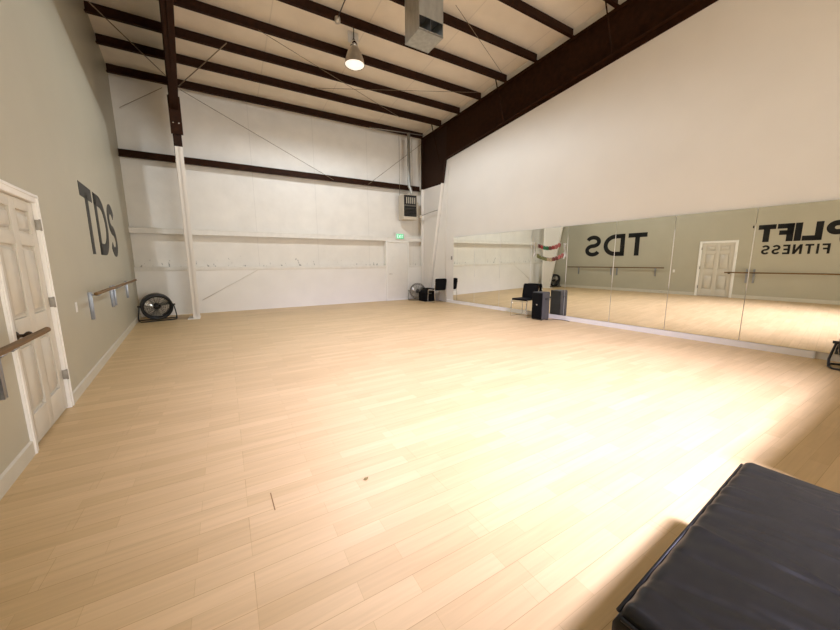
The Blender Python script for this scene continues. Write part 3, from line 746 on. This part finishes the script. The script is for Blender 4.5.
# ------------------------------------------------------------------ upholstered bench in the foreground
def bench():
    ang = .066
    t = thing('padded_bench', 'black leather padded bench in the right foreground', 'bench', (.862, .392, 0), ang)
    Lb, Wb, z0, z1 = 1.215, .66, .06, .470
    bm = bmesh.new(); nx, ny = 190, 84; g = {}
    rnd = random.Random(3)
    folds = []
    for k in range(64):
        folds.append((rnd.uniform(0, Lb), rnd.uniform(-Wb, 0), rnd.uniform(.05, .17), rnd.uniform(.007, .016), math.radians(rnd.uniform(72, 118)), rnd.uniform(-.6, 1)))
    rad = .035
    def hgt(x, y):
        dx = min(x, Lb - x); dy = min(-y, Wb + y)
        h = 0
        for d in (dx, dy):
            if d < rad: h -= rad - math.sqrt(max(0, rad * rad - (rad - d) ** 2))
        crown = .012 * min(1, dx / .2) * min(1, dy / .2)
        w = 0
        for (fx, fy, L_, s_, an, am) in folds:
            ca, sa = math.cos(an), math.sin(an); a_ = (x - fx) * ca + (y - fy) * sa; c_ = -(x - fx) * sa + (y - fy) * ca
            w += am * math.exp(-(a_ / L_) ** 2 - (c_ / s_) ** 2)
        # drawn-in creases along the left edge and the near corner
        e = math.exp(-dx / .22)
        w += .25 * e * math.sin((y * .4 + x) * 60 + 1.3 * math.sin(y * 17)) + .30 * math.exp(y / .16) * math.sin(x * 58 + 2.2 * math.sin(x * 9) + y * 14)
        return z1 + max(h, -rad) + crown + .0062 * w
    for i in range(nx + 1):
        for j in range(ny + 1):
            # denser towards the edges
            fx = .5 - .5 * math.cos(PI * i / nx) * (1 if True else 1); fy = .5 - .5 * math.cos(PI * j / ny)
            x = Lb * (.5 * fx + .5 * i / nx); y = -Wb * (.5 * fy + .5 * j / ny)
            g[i, j] = bm.verts.new((x, y, hgt(x, y)))
    for i in range(nx):
        for j in range(ny): bm.faces.new((g[i, j], g[i, j + 1], g[i + 1, j + 1], g[i + 1, j]))
    loop = [g[i, 0] for i in range(nx + 1)] + [g[nx, j] for j in range(1, ny + 1)] + [g[i, ny] for i in range(nx - 1, -1, -1)] + [g[0, j] for j in range(ny - 1, 0, -1)]
    prev = loop
    for z in (z1 - .06, z1 - .12, z0 + .12, z0):
        cur = []
        for v in loop:
            x, y = v.co.x, v.co.y; bul = .010 if z0 < z < z1 - .03 else .004
            ox = -bul if x < 1e-6 else (bul if x > Lb - 1e-6 else 0); oy = bul if y > -1e-6 else (-bul if y < -Wb + 1e-6 else 0)
            cur.append(bm.verts.new((x + ox, y + oy, z + .002 * math.sin(x * 50 + y * 43))))
        n = len(loop)
        for k in range(n): bm.faces.new((prev[k], prev[(k + 1) % n], cur[(k + 1) % n], cur[k]))
        prev = cur
    bm.faces.new(prev)
    bmesh.ops.recalc_face_normals(bm, faces=list(bm.faces))
    b = MB(); b._add(bm, 0, None, True); b.build('cushion', 'leather', t)
    b = MB()
    b.tube([(.01, .006, z1 - .035), (Lb - .01, .006, z1 - .035)], .006, 8); b.tube([(-.006, -.01, z1 - .035), (-.006, -Wb + .01, z1 - .035)], .006, 8); b.tube([(.01, -Wb - .006, z1 - .035), (Lb - .01, -Wb - .006, z1 - .035)], .006, 8); b.tube([(Lb + .006, -.01, z1 - .035), (Lb + .006, -Wb + .01, z1 - .035)], .006, 8)
    b.build('piping', 'leather', t)
    for x in (.06, Lb - .06):
        for y in (-.06, -Wb + .06):
            b = MB(); b.lathe([(0, 0), (.022, 0), (.028, .062), (0, .062)], 16, mtx=Matrix.Translation((x, y, 0))); b.build('foot', 'blackpl', t)
bench()

# a curled dry leaf on the open floor
b = MB(); pts = [(.0, 0, .004), (.008, .010, .008), (.022, .012, .005), (.034, .004, .010), (.026, -.008, .006), (.010, -.009, .003)]
b.poly(pts[:3] + pts[3:], (0, 0, .002)); tag(b.build('dry_leaf', 'leafm', loc=(.665, 1.875, 0)), 'tiny dry brown leaf lying on the open floor', 'leaf')

# ------------------------------------------------------------------ light
def area(name, loc, rot, sx, sy, p, col):
    l = bpy.data.lights.new(name, 'AREA'); l.shape = 'RECTANGLE'; l.size = sx; l.size_y = sy; l.energy = p; l.color = col
    o = bpy.data.objects.new(name, l); COL.objects.link(o); o.location = loc; o.rotation_euler = rot; return o
def spot(name, loc, p, ang, blend, rad, col):
    l = bpy.data.lights.new(name, 'SPOT'); l.energy = p; l.spot_size = math.radians(ang); l.spot_blend = blend; l.shadow_soft_size = rad; l.color = col
    o = bpy.data.objects.new(name, l); COL.objects.link(o); o.location = loc; return o
area('added_rear_daylight', ((OX0 + OX1) / 2, Y0 - .05, OZ / 2), (PI / 2, 0, 0), OX1 - OX0, OZ, 800, (.97, .985, .97))  # fill daylight added at the unseen rear opening
def aim(o, p): o.rotation_euler = (Vector(p) - o.location).to_track_quat('-Z', 'Y').to_euler()
l1 = spot('lamp_light', (2.83, -2.46, zc(-2.42) - .80), 8300, 62, 1.0, .42, (.95, .925, 1.32)); aim(l1, (3.2, 2.8, 0))
spot('lamp_light', (2.73, 7.38, zc(7.42) - .82), 560, 178, .3, .16, (.95, 1.0, 1.05))
w = bpy.data.worlds.new('World'); S.world = w; w.use_nodes = True
w.node_tree.nodes['Background'].inputs[0].default_value = (.9, .95, 1, 1); w.node_tree.nodes['Background'].inputs[1].default_value = .5

# ------------------------------------------------------------------ camera
F, PITCH, YAW, ROLL = 330.667, .1583, .5282, -.0040
fw = Vector((math.sin(YAW) * math.cos(PITCH), math.cos(YAW) * math.cos(PITCH), -math.sin(PITCH)))
r0 = Vector((math.cos(YAW), -math.sin(YAW), 0)); u0 = r0.cross(fw)
rr = r0 * math.cos(ROLL) + u0 * math.sin(ROLL); uu = u0 * math.cos(ROLL) - r0 * math.sin(ROLL)
cam = bpy.data.cameras.new('camera'); co = bpy.data.objects.new('camera', cam); COL.objects.link(co)
cam.sensor_fit = 'HORIZONTAL'; cam.sensor_width = 36; cam.lens = F * 36 / 840; cam.clip_start = .02
co.matrix_world = Matrix(((rr.x, uu.x, -fw.x, 0), (rr.y, uu.y, -fw.y, 0), (rr.z, uu.z, -fw.z, H), (0, 0, 0, 1)))
S.camera = co

S.view_settings.view_transform = 'Standard'; S.view_settings.look = 'None'; S.view_settings.gamma = 1; S.view_settings.use_curve_mapping = False
S.view_settings.exposure = 0.0
S.cycles.max_bounces = 10; S.cycles.diffuse_bounces = 6; S.cycles.glossy_bounces = 6
S.cycles.use_denoising = True
